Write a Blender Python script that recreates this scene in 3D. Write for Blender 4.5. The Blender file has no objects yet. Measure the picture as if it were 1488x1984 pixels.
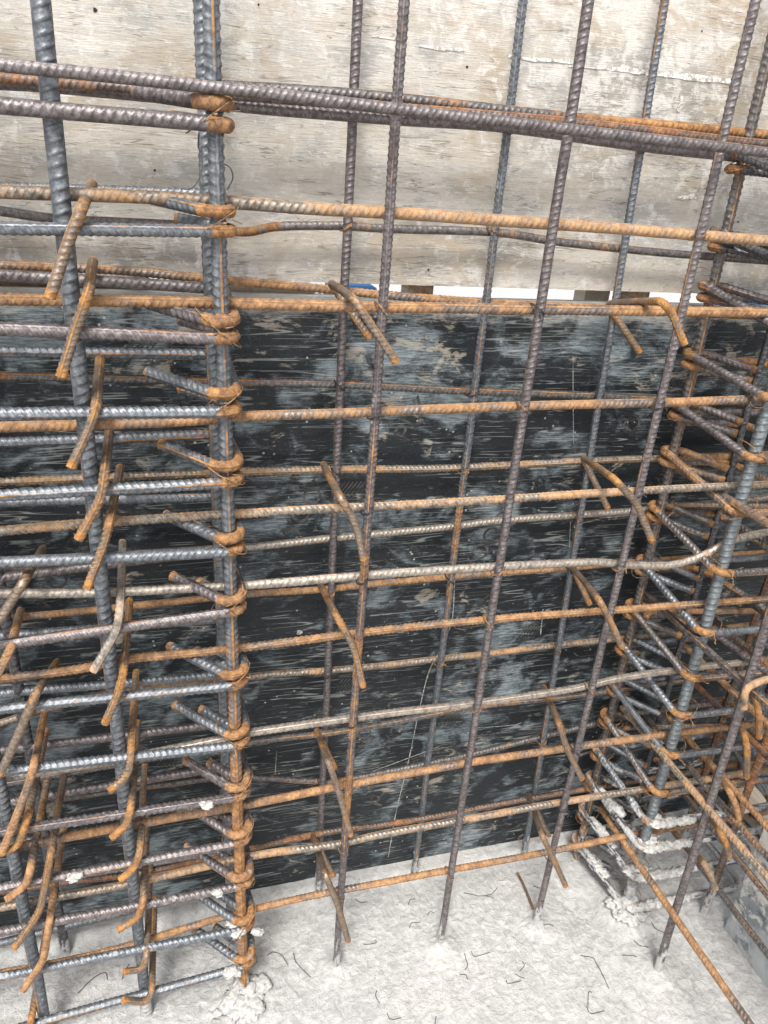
import bpy, math, random
import numpy as np
from mathutils import Matrix, Vector
R = math.radians
SC = bpy.context.scene
COL = SC.collection

# ------------------------------------------------------------------ camera
F, CX, CY, CH = 1450.0, 744.0, 992.0, 1.33          # focal length in photo pixels, centre, eye height
_d = np.array([510 - CX, 4040 - CY, F]); _d /= np.linalg.norm(_d)
_x = np.array([6020 - CX, 690 - CY, F]); _x -= _d * (_x @ _d); _x /= np.linalg.norm(_x)
_u = -_d; _y = np.cross(_u, _x)
RT = np.array([_x, _y, _u])                         # rows: world axes in camera coordinates (right, down, forward)
cam = bpy.data.cameras.new("camera"); co = bpy.data.objects.new("camera", cam); COL.objects.link(co)
cam.sensor_fit = 'VERTICAL'; cam.sensor_height = 36; cam.lens = 36 * F / 1984
cam.clip_start = 0.02; cam.clip_end = 500
M = Matrix(((RT[0, 0], -RT[0, 1], -RT[0, 2], 0), (RT[1, 0], -RT[1, 1], -RT[1, 2], 0), (RT[2, 0], -RT[2, 1], -RT[2, 2], CH), (0, 0, 0, 1)))
co.matrix_world = M
SC.camera = co

# ------------------------------------------------------------------ light: bright overcast
SUN_EL, SUN_AZ = R(56), R(205)                       # azimuth clockwise from +Y
w = bpy.data.worlds.new("World"); SC.world = w; w.use_nodes = True
nt = w.node_tree; bg = nt.nodes['Background']
sky = nt.nodes.new('ShaderNodeTexSky'); sky.sky_type = 'NISHITA'; sky.sun_disc = False
sky.sun_elevation = SUN_EL; sky.sun_rotation = SUN_AZ; sky.dust_density = 4; sky.air_density = 1.0
hs = nt.nodes.new('ShaderNodeHueSaturation'); hs.inputs['Saturation'].default_value = 0.35
nt.links.new(sky.outputs[0], hs.inputs['Color']); nt.links.new(hs.outputs[0], bg.inputs[0])
bg.inputs[1].default_value = 0.13
sl = bpy.data.lights.new("sun", 'SUN'); sl.energy = 2.0; sl.angle = R(14); sl.color = (1, .965, .92)
so = bpy.data.objects.new("sun", sl); COL.objects.link(so)
sd = Vector((math.sin(SUN_AZ) * math.cos(SUN_EL), math.cos(SUN_AZ) * math.cos(SUN_EL), math.sin(SUN_EL)))
so.rotation_euler = sd.to_track_quat('Z', 'Y').to_euler()
SC.view_settings.view_transform = 'Standard'; SC.view_settings.look = 'None'
SC.view_settings.exposure = 0.9; SC.view_settings.gamma = 1

# ------------------------------------------------------------------ helpers
def at(px, py, Y):
    "world point on the upright layer y = Y that a photo measurement belongs to"
    r = RT @ np.array([px - CX, py - CY, F]); p = r * (Y / r[1]); p[2] += CH; return p
def ground_at(px, py, z=0.0):
    r = RT @ np.array([px - CX, py - CY, F]); p = r * ((z - CH) / r[2]); p[2] += CH; return p

def tag(o, label=None, cat=None, group=None, kind=None):
    if label: o['label'] = label
    if cat: o['category'] = cat
    if group: o['group'] = group
    if kind: o['kind'] = kind
    return o

def mesh_obj(name, V, Fq, mat, parent=None, smooth=True, attrs=None, origin=None, tris=None):
    V = np.asarray(V, dtype=np.float64).reshape(-1, 3)
    if origin is None and parent is None: origin = V[0].copy()
    if parent is not None: origin = np.array(parent.location)
    me = bpy.data.meshes.new(name)
    me.vertices.add(len(V)); me.vertices.foreach_set('co', (V - origin).astype(np.float32).ravel())
    loops = []; starts = []; n = 0
    Fq = np.asarray(Fq, dtype=np.int32).reshape(-1, 4)
    loops.append(Fq.ravel()); starts.append(np.arange(len(Fq)) * 4); n = len(Fq) * 4
    if tris is not None and len(tris):
        T = np.asarray(tris, dtype=np.int32).reshape(-1, 3)
        loops.append(T.ravel()); starts.append(n + np.arange(len(T)) * 3)
    L = np.concatenate(loops); S = np.concatenate(starts)
    me.loops.add(len(L)); me.loops.foreach_set('vertex_index', L.astype(np.int32))
    me.polygons.add(len(S)); me.polygons.foreach_set('loop_start', S.astype(np.int32))
    me.polygons.foreach_set('use_smooth', np.full(len(S), smooth))
    me.update(calc_edges=True); me.validate()
    if attrs:
        for k, a in attrs.items():
            at_ = me.attributes.new(k, 'FLOAT', 'POINT'); at_.data.foreach_set('value', np.asarray(a, dtype=np.float32))
    me.materials.append(mat)
    o = bpy.data.objects.new(name, me); COL.objects.link(o)
    if parent is not None: o.parent = parent
    else: o.location = origin
    return o

def box(name, lo, hi, mat, parent=None, rot=0.0, bevel=0.0, origin=None):
    lo = np.array(lo, float); hi = np.array(hi, float)
    V = [(x, y, z) for x in (lo[0], hi[0]) for y in (lo[1], hi[1]) for z in (lo[2], hi[2])]
    Fq = [(0, 1, 3, 2), (4, 6, 7, 5), (0, 4, 5, 1), (2, 3, 7, 6), (0, 2, 6, 4), (1, 5, 7, 3)]
    o = mesh_obj(name, V, Fq, mat, parent, smooth=False, origin=origin)
    if bevel:
        b = o.modifiers.new('bevel', 'BEVEL'); b.width = bevel; b.segments = 2
    return o

# value noise in numpy
def _hash(i, j, s):
    h = (i * 374761393 + j * 668265263 + s * 1442695041) & 0xFFFFFFFF
    h = ((h ^ (h >> 13)) * 1274126177) & 0xFFFFFFFF
    return ((h ^ (h >> 16)) & 0xFFFF) / 65535.0
def vnoise(x, y, s=0):
    x = np.asarray(x, float); y = np.asarray(y, float)
    i = np.floor(x).astype(np.int64); j = np.floor(y).astype(np.int64); u = x - i; v = y - j
    u = u * u * u * (u * (6 * u - 15) + 10); v = v * v * v * (v * (6 * v - 15) + 10)
    a = _hash(i, j, s); b = _hash(i + 1, j, s); c = _hash(i, j + 1, s); d = _hash(i + 1, j + 1, s)
    return (a * (1 - u) + b * u) * (1 - v) + (c * (1 - u) + d * u) * v
def fbm(x, y, s=0, o=4):
    t = 0; a = .5; q = 1
    for k in range(o):
        t = t + a * vnoise(x * q, y * q, s + k); a *= .5; q *= 2.03
    return t

def resample(P, ds):
    P = np.asarray(P, float); seg = np.linalg.norm(np.diff(P, axis=0), axis=1); s = np.r_[0, np.cumsum(seg)]
    n = max(2, int(round(s[-1] / ds)) + 1); t = np.linspace(0, s[-1], n)
    return np.stack([np.interp(t, s, P[:, k]) for k in range(3)], 1), t
def spline(P, n=10):
    P = [np.asarray(p, float) for p in P]
    if len(P) == 2: return np.array([P[0] + (P[1] - P[0]) * t for t in np.linspace(0, 1, 12)])
    Q = [2 * P[0] - P[1]] + P + [2 * P[-1] - P[-2]]; out = []
    for i in range(1, len(Q) - 2):
        a, b, c, d = Q[i - 1], Q[i], Q[i + 1], Q[i + 2]
        for t in np.linspace(0, 1, n, endpoint=False):
            out.append(.5 * ((2 * b) + (c - a) * t + (2 * a - 5 * b + 4 * c - d) * t * t + (3 * b - a - 3 * c + d) * t ** 3))
    out.append(P[-1]); return np.array(out)
def fillet(P, r, n=10):
    "polyline with its inner corners rounded"
    P = [np.asarray(p, float) for p in P]; out = [P[0]]
    for i in range(1, len(P) - 1):
        a, b, c = P[i - 1], P[i], P[i + 1]; u = a - b; v = c - b; lu, lv = np.linalg.norm(u), np.linalg.norm(v); u /= lu; v /= lv
        t = min(r, lu * .45, lv * .45); p0 = b + u * t; p1 = b + v * t
        for k in np.linspace(0, 1, n): out.append((1 - k) ** 2 * p0 + 2 * k * (1 - k) * b + k * k * p1)
    out.append(P[-1]); return np.array(out)

_h = [-.12, .12, .25, .5, .78, 1.06, 1.34, 1.62, 1.9, 2.18, 2.46, 2.72, 2.9]
_h = [-.12, .12, .23, .5, .8, 1.1, 1.42, 1.72, 2.04, 2.34, 2.64, 2.91]
TH = np.array(_h + [a + math.pi for a in _h]); NS = len(TH)
LR = np.zeros(NS); LR[[0, 1, NS // 2, NS // 2 + 1]] = 1
def bar_mesh(P, d, seed=0, rib=.062, th0=None, rust=None, cem=None, bend_rust=1.0, wob=.0006, coarse=1.0, slant=1.5):
    "a ribbed reinforcing bar swept along P: slanted crescent ribs on two sides, a seam rib between"
    rg = random.Random(seed); pitch = .58 * d
    P, s = resample(P, pitch / 9 * coarse); n = len(P)
    ph = rg.random() * 50
    for k in range(3): P[:, k] += wob * (vnoise(s * 9 + ph, s * 0 + k * 7.3, seed) - .5) * 2
    T = np.gradient(P, axis=0); T /= np.linalg.norm(T, axis=1)[:, None]
    # curvature -> bend mask
    k2 = np.linalg.norm(np.gradient(T, axis=0), axis=1) / max(s[1] - s[0], 1e-9)
    bend = np.clip((k2 - 12) / 15, 0, 1); g = int(max(3, .012 / (s[1] - s[0])))
    kern = np.hanning(2 * g + 3); kern /= kern.sum(); bend = np.convolve(np.pad(bend, g + 1, mode='edge'), kern, mode='valid')[:n]
    bend = np.clip(bend * 1.6, 0, 1)
    a = np.array([0, 0, 1.0]) if abs(T[0][2]) < .9 else np.array([0, -1.0, 0])
    N = a - T[0] * (a @ T[0]); N /= np.linalg.norm(N); NN = np.empty((n, 3)); NN[0] = N
    for i in range(1, n):
        N = NN[i - 1] - T[i] * (NN[i - 1] @ T[i]); NN[i] = N / np.linalg.norm(N)
    B = np.cross(T, NN); t0 = rg.random() * 6.28 if th0 is None else th0
    th = TH[None, :]; r = d / 2 * .885
    fr = (th % math.pi) / math.pi
    side = ((th % (2 * math.pi)) > math.pi)
    phs = (s[:, None] / pitch + np.where(side, -1, 1) * fr * slant + ph) % 1
    dd = np.abs(phs - .5) / .5
    prof = np.clip((dd - .55) / .22, 0, 1); prof = prof * prof * (3 - 2 * prof)
    cres = np.clip(np.sin(fr * math.pi), 0, 1) ** .45
    rad = r + d * rib * prof * cres * (1 - LR)[None, :] + d * rib * .8 * LR[None, :]
    if rib == 0: rad = np.full((n, NS), r)
    rad = rad * (1 + .02 * (vnoise(s[:, None] * 300, th * 3, seed) - .5))
    # cement coat thickens the foot
    att_c = np.zeros((n, NS))
    if cem is not None:
        att_c = np.clip(np.broadcast_to(cem(P, s)[:, None], (n, NS)), 0, 1).copy()
        nn = fbm(s[:, None] * 70 + seed, np.cos(th) * 1.3 + 3 * np.sin(th), seed, 3)
        att_c = np.clip((att_c * 1.5 + nn * 2.4 - 1.75) * 4, 0, 1)
        rad = rad + att_c * .0007 * (1 + fbm(s[:, None] * 200, th * 2, seed + 5, 2))
    c = np.cos(th + t0)[..., None]; sn = np.sin(th + t0)[..., None]
    V = P[:, None, :] + rad[..., None] * (NN[:, None, :] * c + B[:, None, :] * sn)
    m = NS; idx = np.arange(n * m).reshape(n, m)
    q = np.stack([idx[:-1], np.roll(idx[:-1], -1, 1), np.roll(idx[1:], -1, 1), idx[1:]], -1).reshape(-1, 4)
    E0, E1 = V[0].copy(), V[-1].copy(); V = V.reshape(-1, 3); c0 = len(V); V = np.vstack([V, P[0], P[-1], E0, E1])
    tr = [(c0, c0 + 2 + (j + 1) % m, c0 + 2 + j) for j in range(m)] + [(c0 + 1, c0 + 2 + m + j, c0 + 2 + m + (j + 1) % m) for j in range(m)]
    zc = np.zeros(2 + 2 * m)
    ar = np.zeros((n, NS)) + (bend * bend_rust)[:, None]
    if rust is not None: ar = np.maximum(ar, rust(P, s)[:, None])
    e = np.clip(1 - np.minimum(s, s[-1] - s) / .012, 0, 1); ar = np.maximum(ar, e[:, None] * .8)
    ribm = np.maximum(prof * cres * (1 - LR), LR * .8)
    edge = np.clip(1 - np.abs(dd - .6) / .14, 0, 1) * cres * (1 - LR); edge[:, [2, NS // 2 - 1, NS // 2 + 2, NS - 1]] = .6  # mask for the shade painted along the rib flanks
    if rib == 0: ribm = ribm * 0; edge = edge * 0
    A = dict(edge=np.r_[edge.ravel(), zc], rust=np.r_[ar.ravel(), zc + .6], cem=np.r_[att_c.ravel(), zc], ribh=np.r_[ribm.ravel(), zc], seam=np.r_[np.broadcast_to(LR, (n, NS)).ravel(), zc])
    return V, q, tr, A

def wire_mesh(P, d, m=7):
    P = np.asarray(P, float); P, s = resample(P, d * 1.6); n = len(P)
    T = np.gradient(P, axis=0); T /= np.linalg.norm(T, axis=1)[:, None] + 1e-12
    a = np.array([.3, .2, .93]); N = a - T[0] * (a @ T[0]); N /= np.linalg.norm(N); NN = np.empty((n, 3)); NN[0] = N
    for i in range(1, n):
        N = NN[i - 1] - T[i] * (NN[i - 1] @ T[i]); NN[i] = N / (np.linalg.norm(N) + 1e-12)
    B = np.cross(T, NN); th = np.linspace(0, 2 * math.pi, m, endpoint=False)[None, :, None]
    V = (P[:, None, :] + d / 2 * (NN[:, None] * np.cos(th) + B[:, None] * np.sin(th))).reshape(-1, 3)
    idx = np.arange(n * m).reshape(n, m)
    q = np.stack([idx[:-1], np.roll(idx[:-1], -1, 1), np.roll(idx[1:], -1, 1), idx[1:]], -1).reshape(-1, 4)
    tr = [(0, j + 1, j) for j in range(1, m - 1)] + [(idx[-1, 0], idx[-1, j], idx[-1, j + 1]) for j in range(1, m - 1)]
    return V, q, tr
def join(parts):
    Vs, Qs, Ts, o = [], [], [], 0
    for V, q, t in parts:
        Vs.append(V); Qs.append(np.asarray(q).reshape(-1, 4) + o)
        if len(t): Ts.append(np.asarray(t).reshape(-1, 3) + o)
        o += len(V)
    return np.vstack(Vs), np.vstack(Qs), (np.vstack(Ts) if Ts else [])

# ------------------------------------------------------------------ materials
class NT:
    def __init__(s, name):
        s.m = bpy.data.materials.new(name); s.m.use_nodes = True; s.t = s.m.node_tree; s.b = s.t.nodes['Principled BSDF']
        g = s.t.nodes.new('ShaderNodeNewGeometry'); s.pos = g.outputs['Position']
    def lk(s, a, b): s.t.links.new(a, b)
    def map(s, scale, rot=(0, 0, 0), loc=(0, 0, 0)):
        n = s.t.nodes.new('ShaderNodeMapping'); s.lk(s.pos, n.inputs[0]); n.inputs['Scale'].default_value = scale
        n.inputs['Rotation'].default_value = rot; n.inputs['Location'].default_value = loc; return n.outputs[0]
    def noise(s, v, scale=1, det=4, rough=.55, dist=0):
        n = s.t.nodes.new('ShaderNodeTexNoise'); s.lk(v, n.inputs['Vector']); n.inputs['Scale'].default_value = scale
        n.inputs['Detail'].default_value = det; n.inputs['Roughness'].default_value = rough; n.inputs['Distortion'].default_value = dist
        return n.outputs['Fac']
    def vor(s, v, scale, feat='F1'):
        n = s.t.nodes.new('ShaderNodeTexVoronoi'); s.lk(v, n.inputs['Vector']); n.inputs['Scale'].default_value = scale; n.feature = feat
        return n.outputs['Distance']
    def ramp(s, v, a, b):
        n = s.t.nodes.new('ShaderNodeMapRange'); n.interpolation_type = 'SMOOTHSTEP'
        s._in(n.inputs[0], v); n.inputs[1].default_value = a; n.inputs[2].default_value = b
        return n.outputs[0]
    def _in(s, i, v):
        if isinstance(v, (int, float)): i.default_value = v
        elif isinstance(v, tuple): i.default_value = (*v, 1)
        else: s.lk(v, i)
    def math(s, op, a, b=0.0, clamp=False):
        n = s.t.nodes.new('ShaderNodeMath'); n.operation = op; n.use_clamp = clamp; s._in(n.inputs[0], a); s._in(n.inputs[1], b); return n.outputs[0]
    def mix(s, f, a, b):
        n = s.t.nodes.new('ShaderNodeMix'); n.data_type = 'RGBA'; s._in(n.inputs[0], f); s._in(n.inputs[6], a); s._in(n.inputs[7], b); return n.outputs[2]
    def attr(s, name):
        n = s.t.nodes.new('ShaderNodeAttribute'); n.attribute_name = name; return n.outputs['Fac']
    def sep(s, v):
        n = s.t.nodes.new('ShaderNodeSeparateXYZ'); s.lk(v, n.inputs[0]); return n.outputs
    def bump(s, h, st, dist):
        n = s.t.nodes.new('ShaderNodeBump'); s.lk(h, n.inputs['Height']); n.inputs['Strength'].default_value = st; n.inputs['Distance'].default_value = dist
        s.lk(n.outputs[0], s.b.inputs['Normal'])
    def out(s, col, rough, metal=0.0, spec=.5):
        s._in(s.b.inputs['Base Color'], col); s._in(s.b.inputs['Roughness'], rough); s._in(s.b.inputs['Metallic'], metal)
        s.b.inputs['Specular IOR Level'].default_value = spec; return s.m

def bar_material(name, a, b, amt, rust_a=(.40, .205, .075), rust_b=(.16, .075, .032), metal=.55, dust=0.0, ribr=.25, seamr=.5):
    k = NT(name)
    n1 = k.noise(k.pos, 22, 4, .6); n2 = k.noise(k.pos, 150, 4, .65); n3 = k.noise(k.pos, 700, 3, .6); n4 = k.noise(k.pos, 7, 2)
    steel = k.mix(k.ramp(n2, .35, .68), a, b)
    steel = k.mix(k.math('MULTIPLY', k.ramp(n3, .6, .72), .35), steel, (.42, .44, .46))
    rc = k.mix(k.ramp(k.noise(k.pos, 90, 4, .7), .34, .66), rust_b, rust_a)
    rc = k.mix(k.math('MULTIPLY', k.ramp(n3, .5, .75), .5), rc, (.5, .3, .14))
    v = k.math('ADD', k.math('MULTIPLY', n1, .75), k.math('MULTIPLY', n2, .35))
    v = k.math('ADD', v, k.math('MULTIPLY', k.ramp(n4, .3, .7), .3))
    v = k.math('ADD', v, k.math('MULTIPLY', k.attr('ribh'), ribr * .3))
    v = k.math('ADD', v, k.math('MULTIPLY', k.attr('seam'), seamr * .4))
    v = k.math('ADD', v, k.math('MULTIPLY', k.attr('rust'), .75))
    mask = k.ramp(v, 1.22 - amt, 1.42 - amt * .95)
    col = k.mix(mask, steel, rc)
    if dust: col = k.mix(k.math('MULTIPLY', k.ramp(n2, .35, .6), dust), col, (.50, .42, .34))
    rib_shade = k.math('MULTIPLY', k.attr('edge'), k.ramp(n2, .3, .6)); col = k.mix(k.math('MULTIPLY', rib_shade, .75), col, tuple(x * .25 for x in a))  # rib flanks darkened in the colour, painted shade that sharpens the ribs
    cem = k.attr('cem'); cc = k.mix(n2, (.24, .24, .235), (.47, .465, .45))
    col = k.mix(cem, col, cc)
    inv = k.math('SUBTRACT', 1.0, k.math('MAXIMUM', mask, cem))
    k.bump(k.math('ADD', n2, k.math('MULTIPLY', n3, .6)), .35, .0012)
    return k.out(col, k.math('SUBTRACT', .82, k.math('MULTIPLY', inv, .36)), k.math('MULTIPLY', inv, metal))

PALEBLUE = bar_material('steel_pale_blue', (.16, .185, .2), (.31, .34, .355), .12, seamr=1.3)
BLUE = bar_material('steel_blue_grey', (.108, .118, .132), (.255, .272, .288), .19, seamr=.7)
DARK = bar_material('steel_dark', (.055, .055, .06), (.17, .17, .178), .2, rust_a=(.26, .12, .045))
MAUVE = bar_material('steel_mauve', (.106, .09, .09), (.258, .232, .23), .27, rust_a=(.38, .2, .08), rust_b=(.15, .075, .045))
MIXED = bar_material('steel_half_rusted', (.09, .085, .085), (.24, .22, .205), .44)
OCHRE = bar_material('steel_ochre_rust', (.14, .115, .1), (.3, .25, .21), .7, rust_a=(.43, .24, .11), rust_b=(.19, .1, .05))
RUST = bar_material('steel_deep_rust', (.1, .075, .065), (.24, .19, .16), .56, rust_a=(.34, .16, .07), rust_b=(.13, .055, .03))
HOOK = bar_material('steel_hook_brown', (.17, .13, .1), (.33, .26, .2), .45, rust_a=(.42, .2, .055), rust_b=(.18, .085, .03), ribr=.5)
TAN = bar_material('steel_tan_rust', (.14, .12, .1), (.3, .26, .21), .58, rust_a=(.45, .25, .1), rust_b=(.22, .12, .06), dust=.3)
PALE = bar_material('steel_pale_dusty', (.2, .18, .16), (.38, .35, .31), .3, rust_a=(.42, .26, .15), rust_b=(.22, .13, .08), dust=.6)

k = NT('tie_wire_metal'); n = k.noise(k.pos, 160, 3)
WIRE = k.out(k.mix(k.ramp(n, .4, .6), (.12, .09, .07), (.38, .2, .08)), .7, .3)
k = NT('black_wire'); WIREK = k.out((.05, .05, .055), .5, .5)

def concrete_mat():
    k = NT('rough_concrete'); x = k.sep(k.pos)
    n1 = k.noise(k.pos, 3, 3); n2 = k.noise(k.pos, 60, 6, .65, .6); n3 = k.noise(k.pos, 380, 4, .6)
    c = k.mix(k.ramp(n2, .3, .7), (.37, .37, .362), (.53, .525, .51))
    c = k.mix(k.math('MULTIPLY', k.ramp(n1, .5, .72), .5), c, (.64, .61, .55))
    st = k.math('MULTIPLY', k.ramp(k.noise(k.pos, 7, 5, .6, .5), .66, .76), k.ramp(n2, .4, .6))
    c = k.mix(k.math('MULTIPLY', st, .5), c, (.46, .25, .12))
    wl = k.noise(k.pos, 75, 3, .6, 1.6); wl = k.ramp(k.math('ABSOLUTE', k.math('SUBTRACT', wl, .5)), .035, .006)
    c = k.mix(k.math('MULTIPLY', k.math('MULTIPLY', wl, k.ramp(k.noise(k.pos, 26, 2), .46, .58)), .34), c, (.2, .205, .21))
    pits = k.ramp(k.vor(k.pos, 85), .12, .02); c = k.mix(k.math('MULTIPLY', pits, .35), c, (.2, .2, .2))
    k.bump(k.math('ADD', k.math('MULTIPLY', n2, 1.0), k.math('MULTIPLY', n3, .35)), .7, .008)
    return k.out(c, .9, 0, .25)
CONC = concrete_mat()
def cement_mat():
    k = NT('cement_splash'); n = k.noise(k.pos, 160, 5, .6)
    k.bump(n, .6, .003); return k.out(k.mix(k.ramp(n, .3, .7), (.33, .33, .32), (.56, .55, .52)), .9, 0, .2)
CEM = cement_mat()

def board_mat():
    k = NT('weathered_plywood'); x = k.sep(k.pos)
    big = k.noise(k.map((2.6, 1, 5)), 1, 4, .6, .5); mid = k.noise(k.map((11, 11, 24), (0, .05, 0), (1, 0, 4)), 1, 6, .66, .5)
    st = k.noise(k.map((22, 22, 190), (0, -.03, 0)), 1, 6, .75, .3); st2 = k.noise(k.map((50, 50, 650)), 1, 4, .75, 0); fine = k.noise(k.pos, 480, 4, .75); sp = k.noise(k.pos, 42, 6, .7, .6)
    c = k.mix(k.ramp(k.math('ADD', k.math('MULTIPLY', mid, .6), k.math('MULTIPLY', st, .4)), .38, .62), (.47, .43, .37), (.68, .645, .585))
    c = k.mix(k.math('MULTIPLY', k.ramp(k.noise(k.map((5, 5, 7), (0, 0, 0), (5, 0, 0)), 1, 6, .65, .9), .49, .6), .7), c, (.42, .35, .26))     # brown staining
    up = k.ramp(x[2], 1.40, 1.60)
    g = k.math('ADD', k.math('MULTIPLY', st, .42), k.math('MULTIPLY', st2, .34)); g = k.math('ADD', g, k.math('MULTIPLY', mid, .84)); g = k.math('ADD', g, k.math('MULTIPLY', big, .8)); g = k.math('ADD', g, k.math('MULTIPLY', sp, .2))
    g = k.math('SUBTRACT', g, k.math('MULTIPLY', up, .13))
    c = k.mix(k.math('MULTIPLY', k.ramp(g, 1.24, 1.40), .66), c, (.25, .25, .24))                         # bared film shows grey
    lt = k.math('ADD', k.math('MULTIPLY', sp, .6), k.math('MULTIPLY', st2, .35)); lt = k.math('ADD', lt, k.math('MULTIPLY', big, .4)); lt = k.math('ADD', lt, k.math('MULTIPLY', up, .06))
    c = k.mix(k.math('MULTIPLY', k.ramp(lt, .68, .78), .7), c, (.74, .72, .68))                          # cement skim
    for sx, sz, lo, th in ((5, 60, (0, 0, 0), .5), (7, 90, (3, 0, 3), .45)):
        cr = k.noise(k.map((sx, sx, sz), (0, .03, 0), lo), 1, 3, .6, .6); line = k.ramp(k.math('ABSOLUTE', k.math('SUBTRACT', cr, .5)), .012, .003)
        gt = k.ramp(k.noise(k.map((8, 8, 20), (0, 0, 0), lo), 1, 3), .5, .56)
        c = k.mix(k.math('MULTIPLY', k.math('MULTIPLY', line, gt), .6), c, (.14, .12, .1))
    ring = k.noise(k.map((5, 5, 7), (0, 0, 0), (3, 0, 1)), 1, 5, .6, .6); rl = k.ramp(k.math('ABSOLUTE', k.math('SUBTRACT', ring, .56)), .03, .002)
    c = k.mix(k.math('MULTIPLY', k.math('MULTIPLY', rl, up), .6), c, (.36, .25, .14))                     # water rings
    pk = k.ramp(k.vor(k.pos, 30), .1, .06); c = k.mix(k.math('MULTIPLY', pk, .35), c, (.22, .18, .14))
    sc = k.noise(k.map((9, 9, 70), (0, .7, 0), (2, 0, 6)), 1, 2, .5, .3); sl_ = k.ramp(k.math('ABSOLUTE', k.math('SUBTRACT', sc, .5)), .008, .002)
    c = k.mix(k.math('MULTIPLY', k.math('MULTIPLY', sl_, k.ramp(mid, .48, .55)), .5), c, (.8, .78, .74))
    c = k.mix(k.math('MULTIPLY', k.ramp(fine, .5, .72), .35), c, (.28, .26, .23))
    h = k.math('ADD', k.math('MULTIPLY', st2, .5), k.math('MULTIPLY', sp, .7)); h = k.math('ADD', h, k.math('MULTIPLY', st, .5))
    k.bump(h, .6, .003); return k.out(c, .85, 0, .2)
BOARD = board_mat()
def black_mat():
    k = NT('black_film_plywood'); x = k.sep(k.pos)
    wig = (0, .06, 0)
    big = k.noise(k.map((5, 1, 8), (0, 0, 0), (.7, 0, .3)), 1, 4, .6, .6); mid = k.noise(k.map((22, 22, 48), (0, .15, 0), (2, 0, 1)), 1, 6, .68, .6)
    st = k.noise(k.map((26, 26, 170), wig), 1, 6, .75, .3); st2 = k.noise(k.map((60, 60, 600), wig), 1, 4, .75, 0); fine = k.noise(k.pos, 520, 4, .75)
    sp = k.noise(k.map((20, 20, 34), (0, 0, 0), (5, 0, 2)), 1, 6, .62, .8)
    c = k.mix(k.ramp(st, .3, .8), (.008, .011, .014), (.019, .024, .028))
    top = k.ramp(x[2], .9, 1.16)
    soft = k.noise(k.map((13, 13, 19), (0, .2, 0), (7, 0, 2)), 1, 5, .62, .9)
    w_ = k.math('ADD', k.math('MULTIPLY', big, .75), k.math('MULTIPLY', soft, 1.0)); w_ = k.math('SUBTRACT', w_, .072); w_ = k.math('ADD', w_, k.math('MULTIPLY', top, .05))
    g = k.math('ADD', k.math('MULTIPLY', st, .24), k.math('MULTIPLY', st2, .18)); g = k.math('ADD', g, k.math('MULTIPLY', fine, .16))
    m0 = k.ramp(w_, .78, 1.12); c = k.mix(k.math('MULTIPLY', m0, .09), c, (.2, .24, .26))                                        # dull haze of wear
    m1 = k.ramp(k.math('ADD', w_, g), 1.09, 1.34); gr = k.math('ADD', .35, k.math('MULTIPLY', k.ramp(st2, .38, .6), .65)); c = k.mix(k.math('MULTIPLY', k.math('MULTIPLY', m1, gr), .62), c, (.36, .43, .46))                      # chalky scuffs, grain shows through
    tb = k.noise(k.map((4, 1, 6), (0, 0, 0), (8, 0, 3)), 1, 3, .6, .5)
    t_ = k.math('ADD', k.math('MULTIPLY', sp, 1.0), k.math('MULTIPLY', tb, .55)); t_ = k.math('ADD', t_, k.math('MULTIPLY', st2, .34)); t_ = k.math('ADD', t_, k.math('MULTIPLY', top, .05))
    m2 = k.ramp(t_, 1.07, 1.15); c = k.mix(k.math('MULTIPLY', m2, .66), c, k.mix(fine, (.26, .225, .17), (.52, .47, .39)))                # cement film
    rim = k.ramp(k.math('ADD', x[2], k.math('ADD', k.math('MULTIPLY', sp, .07), k.math('MULTIPLY', st2, .03))), 1.17, 1.19)
    c = k.mix(k.math('MULTIPLY', rim, .75), c, k.mix(st2, (.22, .21, .19), (.48, .46, .42)))
    for i, (ang, sx, sz, lo) in enumerate(((.10, 2.2, 90, (0, 0, 0)), (-.22, 2, 80, (3, 0, 5)), (.75, 3, 70, (9, 0, 1)), (-.04, 1.6, 110, (1, 0, 7)), (.28, 2.5, 90, (4, 0, 9)), (-.6, 3, 75, (6, 0, 2)), (.5, 3, 90, (1, 0, 3)), (.95, 3, 80, (2, 0, 8)))):
        cr = k.noise(k.map((sx, sx, sz), (0, ang, 0), lo), 1, 0, .5, .12); ln = k.ramp(k.math('ABSOLUTE', k.math('SUBTRACT', cr, .5)), .02, .004)
        gate = k.ramp(k.noise(k.map((7, 7, 11), (0, ang, 0), (i * 3, 0, i)), 1, 4, .7), .55, .62)
        c = k.mix(k.math('MULTIPLY', k.math('MULTIPLY', ln, gate), .5), c, (.40, .42, .40))
    dots = k.ramp(k.vor(k.pos, 60), .13, .08); dg = k.ramp(k.noise(k.pos, 13, 2), .52, .6)
    c = k.mix(k.math('MULTIPLY', k.math('MULTIPLY', dots, dg), .75), c, (.5, .48, .43))
    c = k.mix(k.math('MULTIPLY', k.ramp(fine, .56, .74), .3), c, (.28, .31, .32))
    h = k.math('ADD', k.math('MULTIPLY', st, .5), k.math('MULTIPLY', m2, .6)); k.bump(h, .35, .002)
    return k.out(c, k.math('ADD', .42, k.math('MULTIPLY', k.math('MAXIMUM', m1, m2), .4)), 0, .35)
BLACK = black_mat()
k = NT('faded_print'); n = k.noise(k.map((20, 20, 90)), 1, 5, .7)
PRINT = k.out(k.mix(k.ramp(n, .4, .62), (.02, .022, .024), (.10, .092, .086)), .6)
k = NT('raw_timber'); g = k.noise(k.map((90, 8, 90)), 1, 5, .6, .5)
TIMBER = k.out(k.mix(k.ramp(g, .3, .7), (.22, .14, .085), (.46, .35, .25)), .8)
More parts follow.
